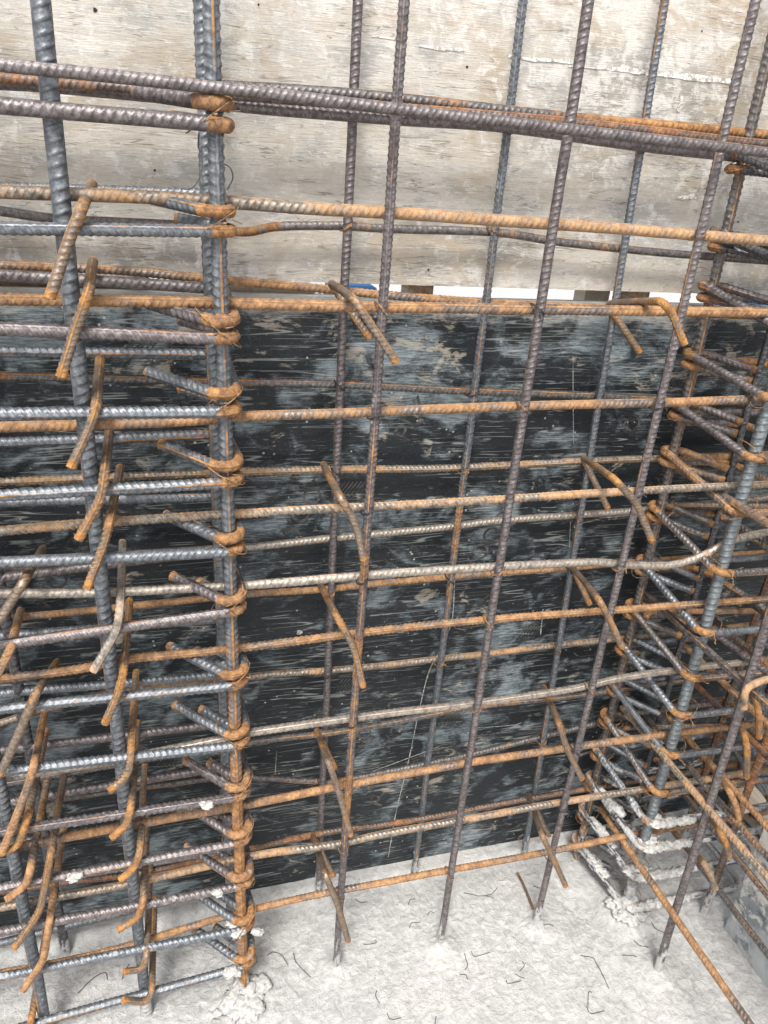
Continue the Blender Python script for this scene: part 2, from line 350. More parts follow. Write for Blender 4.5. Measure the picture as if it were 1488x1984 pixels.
k = NT('pale_timber'); g = k.noise(k.map((90, 8, 90)), 1, 5, .6, .5)
PTIMBER = k.out(k.mix(k.ramp(g, .3, .7), (.42, .34, .25), (.58, .5, .4)), .8)
k = NT('blue_sheet'); BLUES = k.out((.03, .22, .55), .5)
k = NT('splashed_panel'); bg_ = k.noise(k.map((8, 8, 8)), 1, 5, .6, .6); sp_ = k.noise(k.pos, 40, 5, .65, .5); z_ = k.sep(k.pos)[2]
cc = k.mix(k.ramp(bg_, .4, .6), (.24, .265, .285), (.42, .435, .44)); cc = k.mix(k.ramp(k.math('ADD', sp_, k.math('MULTIPLY', z_, 1.1)), .6, .68), cc, (.6, .58, .54))
dk = k.math('MULTIPLY', k.ramp(k.noise(k.pos, 30, 5, .7), .5, .6), k.ramp(k.noise(k.pos, 6, 2), .45, .6)); cc = k.mix(k.math('MULTIPLY', dk, .7), cc, (.07, .09, .11))
k.bump(sp_, .5, .006); SPLASH = k.out(cc, .75, 0, .3)

# ------------------------------------------------------------------ ground (one sheet, reaches far)
def gh(x, y):
    x = np.asarray(x, float); y = np.asarray(y, float)
    wx = x + .012 * (fbm(x * 40, y * 40, 3, 3) - .5) * 2; wy = y + .012 * (fbm(x * 40, y * 40, 9, 3) - .5) * 2
    r = 1 - np.abs(2 * vnoise(wx * 62, wy * 62, 21) - 1); r2 = 1 - np.abs(2 * vnoise(wx * 130 + 9, wy * 130, 31) - 1)
    h = .009 * (fbm(x * 6, y * 6, 1, 2) - .45) + .0008 * r ** 3 + .0013 * r2 ** 2.5 + .0026 * fbm(x * 210, y * 210, 5, 2)
    k = 1 / (1 + np.exp(-(y - .992) / .004)); h = h * (1 - .75 * k) + .012 * k        # smoother kicker strip at the panel foot
    for (mx, my, mr, mh) in MOUNDS: h = h + mh * np.exp(-((x - mx) ** 2 + (y - my) ** 2) / mr ** 2) * (1 + .5 * (fbm(x * 60, y * 60, 8, 2) - .5))
    return h - .006
MOUNDS = [(.07, .83, .05, .022), (.235, .84, .022, .01), (.435, .835, .022, .012), (.635, .832, .022, .01), (.822, .834, .05, .02), (.812, .703, .03, .008),
          (.227, 1.0, .02, .008), (.426, .99, .02, .008), (.66, .99, .02, .008), (-.02, .80, .04, .008), (.74, .86, .05, -.012), (.95, .88, .09, -.012)]
def axis(a, b, st, far):
    c = list(np.arange(a, b + st / 2, st)); e = st; lo, hi = a, b
    while hi < far or lo > -far:
        e *= 1.5; lo -= e; hi += e; c = [lo] + c + [hi]
    return np.array(c)
gx = axis(-.5, 1.35, .0030, 120); gy = axis(.40, 1.03, .0030, 120)
GX, GY = np.meshgrid(gx, gy); near = np.clip(1 - np.maximum(np.abs(GX - .45) - 1.2, np.abs(GY - .7) - .6), 0, 1)
GZ = np.where(near > 0, gh(GX, GY), 0) * near
V = np.stack([GX, GY, GZ], -1).reshape(-1, 3); idx = np.arange(V.shape[0]).reshape(GX.shape)
q = np.stack([idx[:-1, :-1], idx[:-1, 1:], idx[1:, 1:], idx[1:, :-1]], -1).reshape(-1, 4)
tag(mesh_obj('ground', V, q, CONC, origin=np.zeros(3)), kind='structure')

# ------------------------------------------------------------------ formwork
YW = 1.024
board = box('plywood_sheet', (-1.2, YW, 1.171), (2.6, YW + .021, 1.98), BOARD, origin=np.array([0, YW, 1.171]))
tag(board, 'weathered cream plywood formwork sheet above the gap, streaked with grey scuffs and cement', 'formwork board')
panel = box('plywood_sheet', (-1.2, YW, -.02), (2.6, YW + .021, 1.153), BLACK, origin=np.array([0, YW, 0]))
tag(panel, 'black film-faced formwork panel with white scuffs and faded print, standing on the concrete', 'formwork panel')

def flat_strip(pts, wd, y):
    P = np.array(pts); T = np.gradient(P, axis=0); N = np.stack([-T[:, 1], T[:, 0]], 1); N /= np.linalg.norm(N, axis=1)[:, None]
    n = len(P); rg = np.array([vnoise(i * .7, 1.0) for i in range(n)]); hw = wd * (.35 + .9 * rg)[:, None] / 2
    a = P + N * hw; b = P - N * hw; V = []
    for q_, yy in ((a, y), (b, y), (a, y + .0004), (b, y + .0004)):
        V += [(u[0], yy, u[1]) for u in q_]
    i = np.arange(n - 1)
    Fq = np.vstack([np.stack([i, i + n, i + n + 1, i + 1], 1), np.stack([i, i + 1, i + 1 + 2 * n, i + 2 * n], 1), np.stack([i + n, i + 3 * n, i + 3 * n + 1, i + n + 1], 1)])
    return np.array(V), Fq, []
def wall_line(pix, n=8):
    p = spline([np.array([*at(a, b, YW)[[0, 2]], 0]) for a, b in pix], n); return p[:, :2]
cr = [flat_strip(wall_line(c), wd, YW - .0007) for c, wd in (
    ([(884, 1028), (882, 1090), (878, 1180), (872, 1215), (850, 1262), (828, 1310), (808, 1395), (790, 1480), (768, 1570), (752, 1660)], .0022),
    ([(1110, 690), (1110, 780), (1111, 860)], .0012), ([(536, 1455), (533, 1500)], .0015), ([(1052, 1180), (1047, 1230)], .0018),
    ([(1105, 1010), (1103, 1060)], .0015), ([(620, 1530), (760, 1480), (840, 1450)], .0012), ([(560, 1495), (650, 1478)], .001), ([(925, 1410), (990, 1405), (1010, 1400)], .0014))]
k = NT('chalk_mark'); CHALK = k.out(k.mix(k.ramp(k.noise(k.pos, 200, 4, .7), .35, .6), (.12, .12, .12), (.42, .41, .38)), .9)
for Vc, Qc, Tc in cr: mesh_obj('scratch', Vc, Qc, CHALK, panel, smooth=False)

def disc(px, py, r, par, nm, mat):
    c = at(px, py, YW - .0006); th = np.linspace(0, 2 * math.pi, 12, endpoint=False)
    V = [c] + [c + np.array([math.cos(t) * r * (1 + .25 * math.sin(3 * t + px)), 0, math.sin(t) * r]) for t in th]
    mesh_obj(nm, V, np.zeros((0, 4), int), mat, par, smooth=False, tris=[(0, 1 + (i + 1) % 12, 1 + i) for i in range(12)])
k = NT('dark_hole'); HOLE = k.out((.02, .018, .016), .9)
for px, py, r in ((184, 19, .0022), (830, 523, .0016), (501, 9, .0012), (1360, 60, .0012), (905, 130, .0016), (300, 330, .0014), (1430, 430, .0014)): disc(px, py, r, board, 'nail_hole', HOLE)
for px, py, r in ((852, 663, .002), (580, 1225, .005), (757, 790, .002), (560, 1610, .002)): disc(px, py, r, panel, 'nail_hole' if r < .004 else 'cement_spot', HOLE if r < .004 else CHALK)
k = NT('torn_skin'); TORN = k.out(k.mix(k.ramp(k.noise(k.pos, 180, 4, .7), .35, .6), (.3, .27, .22), (.84, .83, .8)), .8)
tl = [flat_strip(wall_line(c), wd, YW - .0009) for c, wd in (([(812, 88), (850, 94), (900, 97)], .0035), ([(985, 108), (1030, 115), (1065, 117), (1110, 121)], .0045), ([(1185, 133), (1230, 138), (1262, 142)], .006), ([(1262, 142), (1340, 150), (1440, 161)], .0075), ([(1100, 128), (1180, 134)], .002),
      ([(1310, 384), (1350, 380)], .007), ([(1320, 186), (1318, 205), (1312, 215)], .006), ([(720, 70), (780, 78)], .0015))]
for V_, Q_, T_ in tl: mesh_obj('torn_skin', V_, Q_, TORN, board, smooth=False)
def print_text(body, px, py, size, ang, y=YW - .0004):
    cu = bpy.data.curves.new('print', 'FONT'); cu.body = body; cu.size = size; cu.extrude = .00015
    t = bpy.data.objects.new('tmp', cu); COL.objects.link(t)
    me = bpy.data.meshes.new_from_object(t.evaluated_get(bpy.context.evaluated_depsgraph_get())); bpy.data.objects.remove(t)
    me.materials.clear(); me.materials.append(PRINT)
    o = bpy.data.objects.new('printed_lettering', me); COL.objects.link(o); o.parent = panel
    p = at(px, py, y); mt = Matrix.Translation(Vector(p) - panel.location) @ Matrix.Rotation(ang, 4, 'Y') @ Matrix.Rotation(R(90), 4, 'X')
    o.matrix_local = mt; return o
for b, x, y_, s, a in (("WOOD", 905, 1130, .042, -62), ("PLY", 700, 1610, .055, -58), ("PLY", 790, 860, .045, -60), ("WOOD", 560, 1060, .04, -60), ("PLYWOOD", 640, 1530, .036, -60), ("D", 1225, 845, .045, -60), ("PLY", 1060, 1560, .036, -60), ("WOOD", 95, 1190, .04, -60), ("YWO", 735, 1480, .04, -60)):
    print_text(b, x, y_, s, R(a))
def stripes(px, py):
    parts = []; c = at(px, py, YW - .0005)
    for i in range(6):
        o = i * .0065; pts = [(c[0] + o + t * .022, c[2] + t * .03) for t in np.linspace(0, 1, 5)]
        parts.append(flat_strip(pts, .003, c[1]))
    V, Q, T = join(parts); mesh_obj('printed_stripes', V, Q, PRINT, panel, smooth=False)
for p in ((590, 1405), (640, 1345), (845, 1410), (240, 680), (300, 1490), (1000, 1240), (640, 970)): stripes(*p)

# timber behind the slot between the two sheets, and what shows through it
for i, (px, lab) in enumerate(((258, 'brown timber cleat in the slot, left of the heavy corner bar'), (815, 'brown timber cleat in the slot, between the second and third thin uprights'),
                               (1240, 'brown timber cleat in the slot, left of the tall mauve bar on the right'))):
    a = at(px, 560, YW + .022)
    o = box('timber_cleat', (a[0] - .018, YW + .022, 1.10), (a[0] + .02, YW + .06, 1.169 + .04), TIMBER, bevel=.002)
    tag(o, lab, 'timber cleat', 'timber cleats behind the slot')
for x0, x1, zt in ((-1.2, at(228, 556, YW + .022)[0], .022), (at(428, 556, YW + .022)[0], at(610, 556, YW + .022)[0], .008)):
    o = box('timber_rail', (x0, YW + .0225, 1.09), (x1, YW + .062, 1.153 + zt), TIMBER if zt > .01 else PTIMBER, bevel=.001)
    tag(o, 'brown timber rail closing the slot at the left edge' if zt > .01 else 'pale timber rail behind the slot, half filling it right of the corner bar', 'timber rail')
a = at(1196, 565, YW + .03)
o = box('timber_post', (a[0] - .035, YW + .064, 1.0), (a[0] + .01, YW + .1, 1.3), PTIMBER, bevel=.002); tag(o, 'pale timber post behind the slot beside the right-hand cleat', 'timber post')
a = at(703, 558, 1.3)
o = box('plastic_crate', (a[0] - .045, 1.3, a[2] - .25), (a[0] + .03, 1.42, a[2] + .002), BLUES, bevel=.01); tag(o, 'bright blue plastic crate glimpsed through the slot behind the second thin upright', 'crate')
a = at(1482, 566, 1.3)
o = box('plastic_crate', (a[0] - .01, 1.3, a[2] - .25), (a[0] + .1, 1.42, a[2] + .004), BLUES, bevel=.01); tag(o, 'blue plastic crate glimpsed through the slot at the right edge of the picture', 'crate')

# side panel at the lower right
sp = box('plywood_sheet', (1.003, -.35, -.01), (1.024, .752, .95), SPLASH, bevel=.0015, origin=np.array([1.01, .75, 0]))
tag(sp, 'blue-grey formwork panel splashed with cement at the lower right corner', 'formwork panel')

# ------------------------------------------------------------------ cement lumps
def blob(c, r, seed, m=16, n=10):
    m, n = int(m * 1.5), int(n * 1.5)
    V = []
    for i in range(n + 1):
        f = math.pi * i / n
        for j in range(m):
            t = 2 * math.pi * j / m; u = np.array([math.sin(f) * math.cos(t), math.sin(f) * math.sin(t), math.cos(f)])
            h = .35 + 1.25 * float(fbm(u[0] * 2.6 + seed * 1.7 + u[2], u[1] * 2.6 + u[2] * 2.7, seed, 5)); V.append(np.array(c) + u * np.array(r) * h)
    idx = np.arange((n + 1) * m).reshape(n + 1, m)
    q = np.stack([idx[:-1], idx[1:], np.roll(idx[1:], -1, 1), np.roll(idx[:-1], -1, 1)], -1).reshape(-1, 4)
    return np.array(V), q, []
def splash(parent, spots, seed=0):
    "cement lumps stuck on a bar: spots = (centre, radius)"
    parts = []; rg = random.Random(seed)
    for c, r in spots:
        for k_ in range(4):
            o = np.array([rg.uniform(-1, 1) * r * .9, rg.uniform(-.6, .4) * r * .6, rg.uniform(-.5, .3) * r]); rr = r * rg.uniform(.55, .95)
            parts.append(blob(np.array(c) + o, (rr * 1.2, rr * .9, rr * .55), seed + k_ + 1, 14, 8))
    V, q, t = join(parts); return mesh_obj('cement_splash', V, q, CEM, parent)
def crust(parent, P0, P1, r, seed):
    "a run of cement lying along a bar"
    P0 = np.array(P0); P1 = np.array(P1); n_ = max(3, int(np.linalg.norm(P1 - P0) / (r * .3))); rg = random.Random(seed); parts = []
    for i in range(n_):
        c = P0 + (P1 - P0) * i / (n_ - 1) + np.array([rg.uniform(-.3, .3), rg.uniform(-.3, .3), rg.uniform(-.1, .5)]) * r; rr = r * rg.uniform(.7, 1.15)
        parts.append(blob(c, (rr * 1.25, rr, rr * .62), seed + i, 12, 7))
    V, q, t = join(parts); return mesh_obj('cement_crust', V, q, CEM, parent)

# ------------------------------------------------------------------ tie wires (parts of the bar they are twisted round)
def tie_wire(parent, c, r=.011, seed=0, tail=.02, mat=None):
    rg = random.Random(seed); c = np.array(c); parts = []
    for s_ in (rg.choice((1, -1)),):
        tl = rg.uniform(.5, .9) * s_; P = []
        for t in np.linspace(0, 2 * math.pi * 1.02, 30):
            x = math.cos(t) * r * 1.06; y = math.sin(t) * r * 1.06; P.append(c + np.array([x, y, x * tl + rg.uniform(-.2, .2) * .001]))
        parts.append(wire_mesh(P, .0013))
    d = np.array([rg.uniform(-.6, .6), -.6, rg.uniform(-1, .3)]); P = [c + np.array([0, -r * 1.06, 0])]
    for i in range(1, 8): P.append(P[0] + d * tail * i / 7 + np.array([math.sin(i * 1.9), 0, math.cos(i * 1.9)]) * .0012)
    parts.append(wire_mesh(P, .0019))
    a_ = rg.uniform(-.6, .9); s0 = c + np.array([math.sin(a_) * r, -math.cos(a_) * r, .004]); d = np.array([.9 * rg.uniform(.4, 1), -.3, rg.uniform(-.3, .7)])
    parts.append(wire_mesh([s0 + d * .012 * i / 5 for i in range(6)], .0013)); V, q, t = join(parts)
    return mesh_obj('tie_wire', V, q, mat or WIRE, parent, tris=t)

def cross_wire(parent, c, d, seed):
    rg = random.Random(seed); c = np.array(c); sg = 1 if rg.random() < .5 else -1; parts = []
    for off in (0, .0016):
        P = [c + np.array([math.cos(t) * d * .62, math.sin(t) * (d * 1.02 + .0015), sg * math.cos(t) * d * .5 + off]) for t in np.linspace(0, 2 * math.pi, 26)]
        parts.append(wire_mesh(P, .0012))
    s0 = c + np.array([d * .3 * sg, -(d * 1.02 + .0005), d * .2]); dd = np.array([rg.uniform(-.5, .8), -.25, rg.uniform(-1, -.1)]) * rg.uniform(.006, .012)
    parts.append(wire_mesh([s0 + dd * i / 6 + np.array([math.sin(i * 1.9), 0, math.cos(i * 1.9)]) * .0009 for i in range(7)], .0018))
    V, q, t = join(parts); return mesh_obj('tie_wire', V, q, WIREK if rg.random() < .4 else WIRE, parent, tris=t)

BAR_N = [0]
def bar(name, P, d, mat, label, cat, group=None, **kw):
    BAR_N[0] += 1
    V, q, t, A = bar_mesh(P, d, seed=kw.pop('seed', BAR_N[0] * 7 + 3), **kw)
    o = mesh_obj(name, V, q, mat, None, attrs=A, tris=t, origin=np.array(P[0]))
    return tag(o, label, cat, group)
ORD = ['topmost', 'second from the top', 'third from the top', 'fourth from the top', 'fifth from the top', 'sixth from the top', 'seventh from the top', 'eighth from the top', 'ninth from the top',
       'tenth from the top', 'eleventh from the top', 'twelfth from the top', 'thirteenth from the top', 'fourteenth from the top', 'fifteenth from the top']

# ------------------------------------------------------------------ upright bars
UP = []; HB_ = []
foot = lambda h, amt=1.0: (lambda P, s: np.clip((h * 1.1 - P[:, 2]) / h * .9, 0, 1) * amt)
def upright(x0, x1, Y0, Y1, d, mat, label, group, wires=(), **kw):
    P = spline([(x0 + (x1 - x0) * t, Y0 + (Y1 - Y0) * t, 1.85 - 1.90 * t) for t in (0, .25, .5, .75, 1)])
    o = bar('vertical_rebar', P, d, mat, label, 'upright bar', group, cem=kw.pop('cem', foot(.09)), slant=kw.pop('slant', .85), **kw)
    if wires: UP.append((o, x0, x1, Y0, d))
    return o
GC = 'heavy corner uprights of the left cage'; GT = 'thin uprights of the front mesh'; GB = 'thin uprights of the rear mesh'
upright(-.0905, -.0945, .835, .835, .0182, BLUE, 'heavy blue-grey upright near the left edge with hooked ties curling round it', GC, th0=1.15, cem=foot(.05))
c400 = upright(.0505, .068, .835, .832, .0172, BLUE, 'heavy ribbed upright at the right end of the left cage with stacked stirrup bends', GC, th0=-.12,
               rust=lambda P, s: np.clip((1.05 - P[:, 2]) * 1.7, 0, .8), cem=foot(.05))
upright(.0505, .0565, .962, .962, .017, BLUE, 'dark upright just behind the corner bar of the left cage', GC, th0=.9, cem=foot(.05))
upright(-.237, -.250, .835, .835, .0178, BLUE, 'heavy dark upright at the lower left edge', GC, th0=.6, cem=foot(.03))
upright(-.241, -.236, .975, .975, .0165, DARK, 'dark rear upright of the left cage, seen in the gloom at the lower left', GC, th0=.6, cem=foot(.04))
upright(.2415, .2340, .842, .842, .0121, MAUVE, 'first thin upright right of the left cage, its lower half rusted orange', GT, (1.372, 1.243, 1.135, .983, .864, .769, .665, .568, .45, .34, .2), th0=.3,
        rust=lambda P, s: np.clip((1.1 - P[:, 2]) * 2.2, 0, .5) * np.clip((P[:, 2] - .2) * 8, 0, 1))
upright(.4385, .4345, .842, .842, .0124, MAUVE, 'mauve grey upright in the front mesh, crossing the middle of the picture', GT, (1.372, 1.243, 1.135, .983, .864, .73, .69, .6, .455, .35), th0=1.9)
upright(.640, .6345, .842, .842, .0124, MAUVE, 'tall mauve upright from the top right corner leaning down to the bright concrete', GT, (1.37, 1.245, 1.135, .98, .86, .76, .66, .56), th0=1.4)
upright(.2255, .2275, .985, .985, .0120, MAUVE, 'thin dark upright behind the first front one, left middle', GB, (1.36, 1.24, .95, .9), th0=1.6)
upright(.4275, .4265, .985, .985, .0120, BLUE, 'thin upright of the rear mesh, grey on top and ochre in its middle stretch', GB, (1.34, 1.24, 1.14, .97, .74), th0=.4,
        rust=lambda P, s: np.exp(-((P[:, 2] - .8) / .16) ** 2) * .5)
upright(.604, .676, .985, .985, .0120, BLUE, 'thin upright of the rear mesh with an orange top, right of centre', GB, (1.34, 1.22, .97, .64, .3), th0=1.0,
        rust=lambda P, s: np.clip((P[:, 2] - 1.38) * 3, 0, .5) + np.exp(-((P[:, 2] - .35) / .12) ** 2) * .3)
# right cage uprights
GR = 'heavy uprights of the right cage'
upright(.895, .905, .965, .965, .0125, DARK, 'thin dark upright at the rear of the right cage', GR, cem=foot(.1))
upright(1.14, 1.15, .96, .96, .0145, RUST, 'rusty upright at the far right behind the side wall bars', GR, cem=foot(.1))
upright(.766, .792, .965, .965, .016, MIXED, 'ochre flecked upright at the rear left corner of the right cage', GR, th0=.3, cem=foot(.25, .5))
upright(.792, .828, .832, .832, .0185, PALEBLUE, 'heavy pale blue ribbed upright at the front left corner of the right cage', GR, th0=2.3, cem=foot(.22, .7), bend_rust=0, slant=.45)
upright(1.048, 1.062, .965, .965, .0145, RUST, 'rusty upright deep inside the right cage', GR, cem=foot(.1))
upright(.762, .816, .703, .703, .0138, MAUVE, 'mauve upright at the lower right, its foot standing alone in bright concrete', 'uprights of the side wall', (.906, .664, .41), th0=1.6)
upright(.965, .985, .79, .79, .0145, RUST, 'rusty upright of the side wall at the right edge', 'uprights of the side wall', cem=foot(.12))

# ------------------------------------------------------------------ stirrups
def stirrup_path(c, cb, xfar, zf, zb, tilt, r, up=.016, tail=.095, sgn=1, Yf_far=None, far2=None):
    """closed hoop whose two hooked ends meet round the corner bar c; hoop runs along -x*sgn; sgn=-1 is the same hoop turned half round"""
    c = np.array(c, float); S = sgn
    def pt(ox, oy, z): return np.array([c[0] + S * ox, c[1] + S * oy, z])
    P = []; k = .7071; zl = zf; zu = zf + up
    a = np.array([r * k, r * k]); P.append(pt(a[0] - tail * .8 * k, a[1] + tail * .8 * k, zl + .004)); P.append(pt(a[0] - .01, a[1] + .01, zl + .001))
    for t in np.linspace(45, -90, 10): P.append(pt(r * math.cos(R(t)), r * math.sin(R(t)), zl))
    far = np.array([xfar, c[1] - S * r]); ff = np.array([far[0], far[1], zl + tilt])
    P.append(ff - np.array([-S * .02, 0, 0])); 
    bk = np.array([cb[0], cb[1]]); farb = np.array([xfar if far2 is None else far2, cb[1] + S * r * .8, zb + tilt])
    rr = .02
    for t in np.linspace(0, 90, 7): P.append(ff + np.array([-S * rr * math.sin(R(t)), S * rr * (1 - math.cos(R(t))), 0]))
    for t in np.linspace(0, 90, 7): P.append(farb + np.array([-S * rr * math.cos(R(t)), -S * rr * (1 - math.sin(R(t))), 0]))
    for t in np.linspace(90, 0, 8): P.append(np.array([bk[0] + S * r * math.cos(R(t)), bk[1] + S * r * .8 * math.sin(R(t)), zb]))
    P.append(pt(r, .012, zu + .001))
    for t in np.linspace(0, -135, 11): P.append(pt(r * math.cos(R(t)), r * math.sin(R(t)), zu))
    e = np.array([-r * k, -r * k]); P.append(pt(e[0] - .01, e[1] + .01, zu + .001)); P.append(pt(e[0] - tail * k, e[1] + tail * k, zu + .006))
    return P
GL = 'stirrups stacked up the left cage'; GRS = 'stirrups stacked up the right cage'
#        corner py, left-edge py at x=0, material, rust word
LS = [(243, 204, MAUVE), (450, 442, BLUE), (657, 638, MAUVE), (800, 803, BLUE), (937, 962, BLUE), (1072, 1092, BLUE), (1188, 1250, MAUVE), (1332, 1376, BLUE), (1448, 1497, BLUE), (1549, 1614, MAUVE),
      (1638, 1722, MAUVE), (1722, 1808, MAUVE), (1806, 1895, BLUE), (1878, 2003, BLUE)]
words = ['mauve', 'blue-grey', 'rust flecked', 'grey', 'orange ended', 'blue-grey', 'mauve', 'shiny grey', 'grey', 'mauve', 'dull mauve', 'cement flecked', 'grey', 'lowest grey']
rg = random.Random(4)
for i, (yc, yl, mat) in enumerate(LS):
    xb = .0505 + .0175 * ((1.40 - at(430, yc, .817)[2]) / 1.4); r = .0160
    pc = at(430 + i * 2.2, yc - .5, .817); pl = at(0, yl, .817); slope = (pl[2] - pc[2]) / (pl[0] - pc[0]); zf = pc[2] + slope * 0
    tilt = slope * (-.50 - pc[0])
    P = stirrup_path((xb, .835), (.053, .962), -.50, zf, zf + (.026 if i < 4 else .004), tilt, r, up=(.0188 if i < 5 else .0172) + rg.uniform(-.001, .002), tail=.088 + rg.uniform(-.008, .012))
    o = bar('rebar_stirrup', P, [.0148, .0132, .0148, .0145, .0142][i] if i < 5 else .0140, mat, '%s stirrup of the left cage, %s of its stack' % (words[i], ORD[i]), 'stirrup', GL, bend_rust=1.0,
            rust=(lambda P, s: .35 * (P[:, 2] > 0) * (P[:, 0] > -.07)) if i == 4 else None, cem=(lambda P, s: .1 + 0 * s) if i >= 9 else None)
    tie_wire(o, (xb, .835, zf + .008), .0225, seed=i * 3 + 1, tail=.016)
    if i in (10, 11, 12, 13, 9):
        c = {9: (.02, .812), 10: (-.17, .812), 11: (.03, .812), 12: (.062, .812), 13: (.05, .812)}[i]
        splash(o, [((c[0], c[1], zf + slope * (c[0] - pc[0]) + .004), .008 if i != 13 else .012)] + ([((xb - .004, .828, zf + .012), .012), ((.09, .815, zf - .004), .008)] if i == 12 else []) + ([((xb + .0, .83, zf + .014), .011)] if i in (11, 13) else []), seed=i)
# loose loop of wire at the corner bar
lw = [wire_mesh(spline([at(*p) for p in ((386, 258, .81), (384, 285, .82), (392, 300, .815), (388, 340, .805), (372, 364, .80), (350, 366, .80))]), .0013),
      wire_mesh(spline([at(*p) for p in ((434, 318, .81), (446, 325, .80), (451, 345, .80), (440, 368, .80))]), .0013)]
V, q, t = join(lw); mesh_obj('tie_wire', V, q, WIREK, c400, tris=t)

RS = [(325, 1.347), (480, 1.245), (590, 1.174), (712, 1.074), (812, .992), (902, .914), (1010, .815), (1115, .711), (1200, .62), (1272, .54), (1352, .447), (1410, .37), (1475, .285), (0, .205), (0, .12), (0, .03)]
RFz = [1.33, 1.235, 1.155, 1.064, .975, .888, .786, .675, .584, .504, .416, .325, .25, .185, .105, .02]
wr = ['dark', 'dark ribbed', 'brown ribbed', 'mauve', 'mauve ribbed', 'rust sleeved', 'brown', 'grey', 'brown', 'grey', 'slate', 'rusty', 'grey', 'cement caked', 'cement caked', 'cement buried']
for i, (yy, zb) in enumerate(RS):
    t = (1.85 - zb) / 1.9; xb = .766 + .026 * t; zf = RFz[i]; t2 = (1.85 - zf) / 1.9; xf = .792 + .036 * t2; r = .0150
    c = np.array([xb, .965]); S = -1; k = .7071; P = []; up = .0165
    pt = lambda ox, oy, z: np.array([c[0] - ox, c[1] - oy, z])
    # hook end 1 comes out of the rear leg, end 2 out of the left side leg
    a = r * k; tail = .085
    P += [pt(a - tail * k, a + tail * k, zb - .006), pt(a - .01, a + .01, zb)]
    for tt in np.linspace(45, -90, 10): P.append(pt(r * math.cos(R(tt)), r * math.sin(R(tt)), zb))
    P += [np.array([1.03, .965 + r, zb - .004])]
    for tt in np.linspace(90, 0, 7): P.append(np.array([1.055 + .022 * math.cos(R(tt)), .965 + .022 * math.sin(R(tt)) - .004, zb - .004]))
    for tt in np.linspace(0, -90, 7): P.append(np.array([1.07 + .022 * math.cos(R(tt)), .836 + .022 * math.sin(R(tt)), zf - .006]))
    for tt in np.linspace(-90, -175, 9): P.append(np.array([xf + .0162 * math.cos(R(tt)), .832 + .0162 * math.sin(R(tt)), zf + .002]))
    P.append(pt(r, .012, zb + up))
    for tt in np.linspace(0, -135, 11): P.append(pt(r * math.cos(R(tt)), r * math.sin(R(tt)), zb + up))
    P += [pt(-a - .01, -a + .01, zb + up), pt(-a - tail * k, -a + tail * k, zb + up - .012)]
    cm = None
    if i >= 12: cm = lambda P, s, i=i: .28 + .08 * (i - 12) + .3 * (P[:, 1] < .86)
    o = bar('rebar_stirrup', P, .0128, [DARK, DARK, MAUVE, MAUVE, MAUVE, OCHRE, MIXED, BLUE, MIXED, BLUE, BLUE, MIXED, BLUE, DARK, DARK, DARK][i],
            '%s stirrup of the right cage, %s of its stack' % (wr[i], ORD[i] if i < 15 else 'lowest'), 'stirrup', GRS, cem=cm)
    tie_wire(o, (xb, .965, zb + .008), .0205, seed=i * 5 + 2, tail=.016)
    if i > 2: tie_wire(o, (xf, .832, zf + .004), .0215, seed=i * 5 + 4, tail=.02)
    if i in (12, 13, 14, 15):
        L = {12: .075, 13: .085, 14: .11, 15: .12}[i]
        crust(o, (xf - .005, .812, zf + .003), (xf + L, .812, zf), .0085, seed=i * 9)
        splash(o, [((xf, .828, zf + .006), .017 if i != 12 else .01)], seed=i + 40)
        if i >= 13: crust(o, (xb - .004, .94, zb + .012), (xb + .012, .88, (zb + zf) / 2 + .012), .0075, seed=i * 11)
# inner ties that turn at the rear of the right cage
for i, z in enumerate((1.078, .975, .905, .81, .70, .60)):
    P = fillet([(.80, .982, z), (.905, .978, z - .002), (.945, .80, z - .01), (.95, .60, z - .01)], .03)
    bar('cross_tie', P, .0125, MAUVE if i % 2 else MIXED, 'bent rear tie of the right cage, %s' % ORD[i], 'cross tie', 'bent rear ties of the right cage')

# ------------------------------------------------------------------ horizontal bars
def hbar(pix, Y, d, mat, label, group, **kw):
    P = spline([at(a, b, Y) for a, b in pix]); u0 = (P[0] - P[6]) / np.linalg.norm(P[0] - P[6]); u1 = (P[-1] - P[-7]) / np.linalg.norm(P[-1] - P[-7])
    P = np.vstack([P[0] + u0 * (.30 + .01 * (len(HB_) % 5)), P, P[-1] + u1 * .25]); HB_.append((P, Y)); return bar('horizontal_rebar', P, d, mat, label, 'horizontal bar', group, **kw)
HF = 'horizontal bars of the front mesh'; HB = 'horizontal bars of the rear mesh'
YF, YB, YI = .8555, .9985, .971
hbar([(-60, 118), (400, 168), (785, 213), (1125, 253), (1488, 296), (1600, 310)], .8155, .0117, MAUVE, 'thick mauve bar running in front of everything across the top', HF, th0=.4)
hbar([(-60, 138), (300, 160), (575, 176), (744, 189), (1114, 229), (1379, 252), (1600, 274)], YI, .0135, MIXED, 'rust and grey bar showing just above the thick top bar', HF, rust=lambda P, s: np.clip((P[:, 0] - .45) * 3, 0, .5))
hbar([(-60, 147), (744, 207), (1130, 240), (1488, 280), (1600, 291)], .955, .012, RUST, 'reddish bar tucked between the top bars at the right', HF)
hbar([(-60, 157), (240, 178), (470, 205), (744, 230), (969, 246), (1239, 283), (1400, 301), (1600, 322)], YI, .0138, MAUVE, 'dark ribbed bar showing just below the thick top bar', HF)
hbar([(-60, 368), (130, 376), (300, 383), (440, 392), (600, 404), (785, 414), (1000, 430), (1200, 444), (1488, 466), (1600, 474)], YF, .0135, TAN, 'tan bar below the top bars, grey at its left end', HF, th0=.1,
     rust=lambda P, s: np.clip((P[:, 0] - .1) * 2, 0, .35))
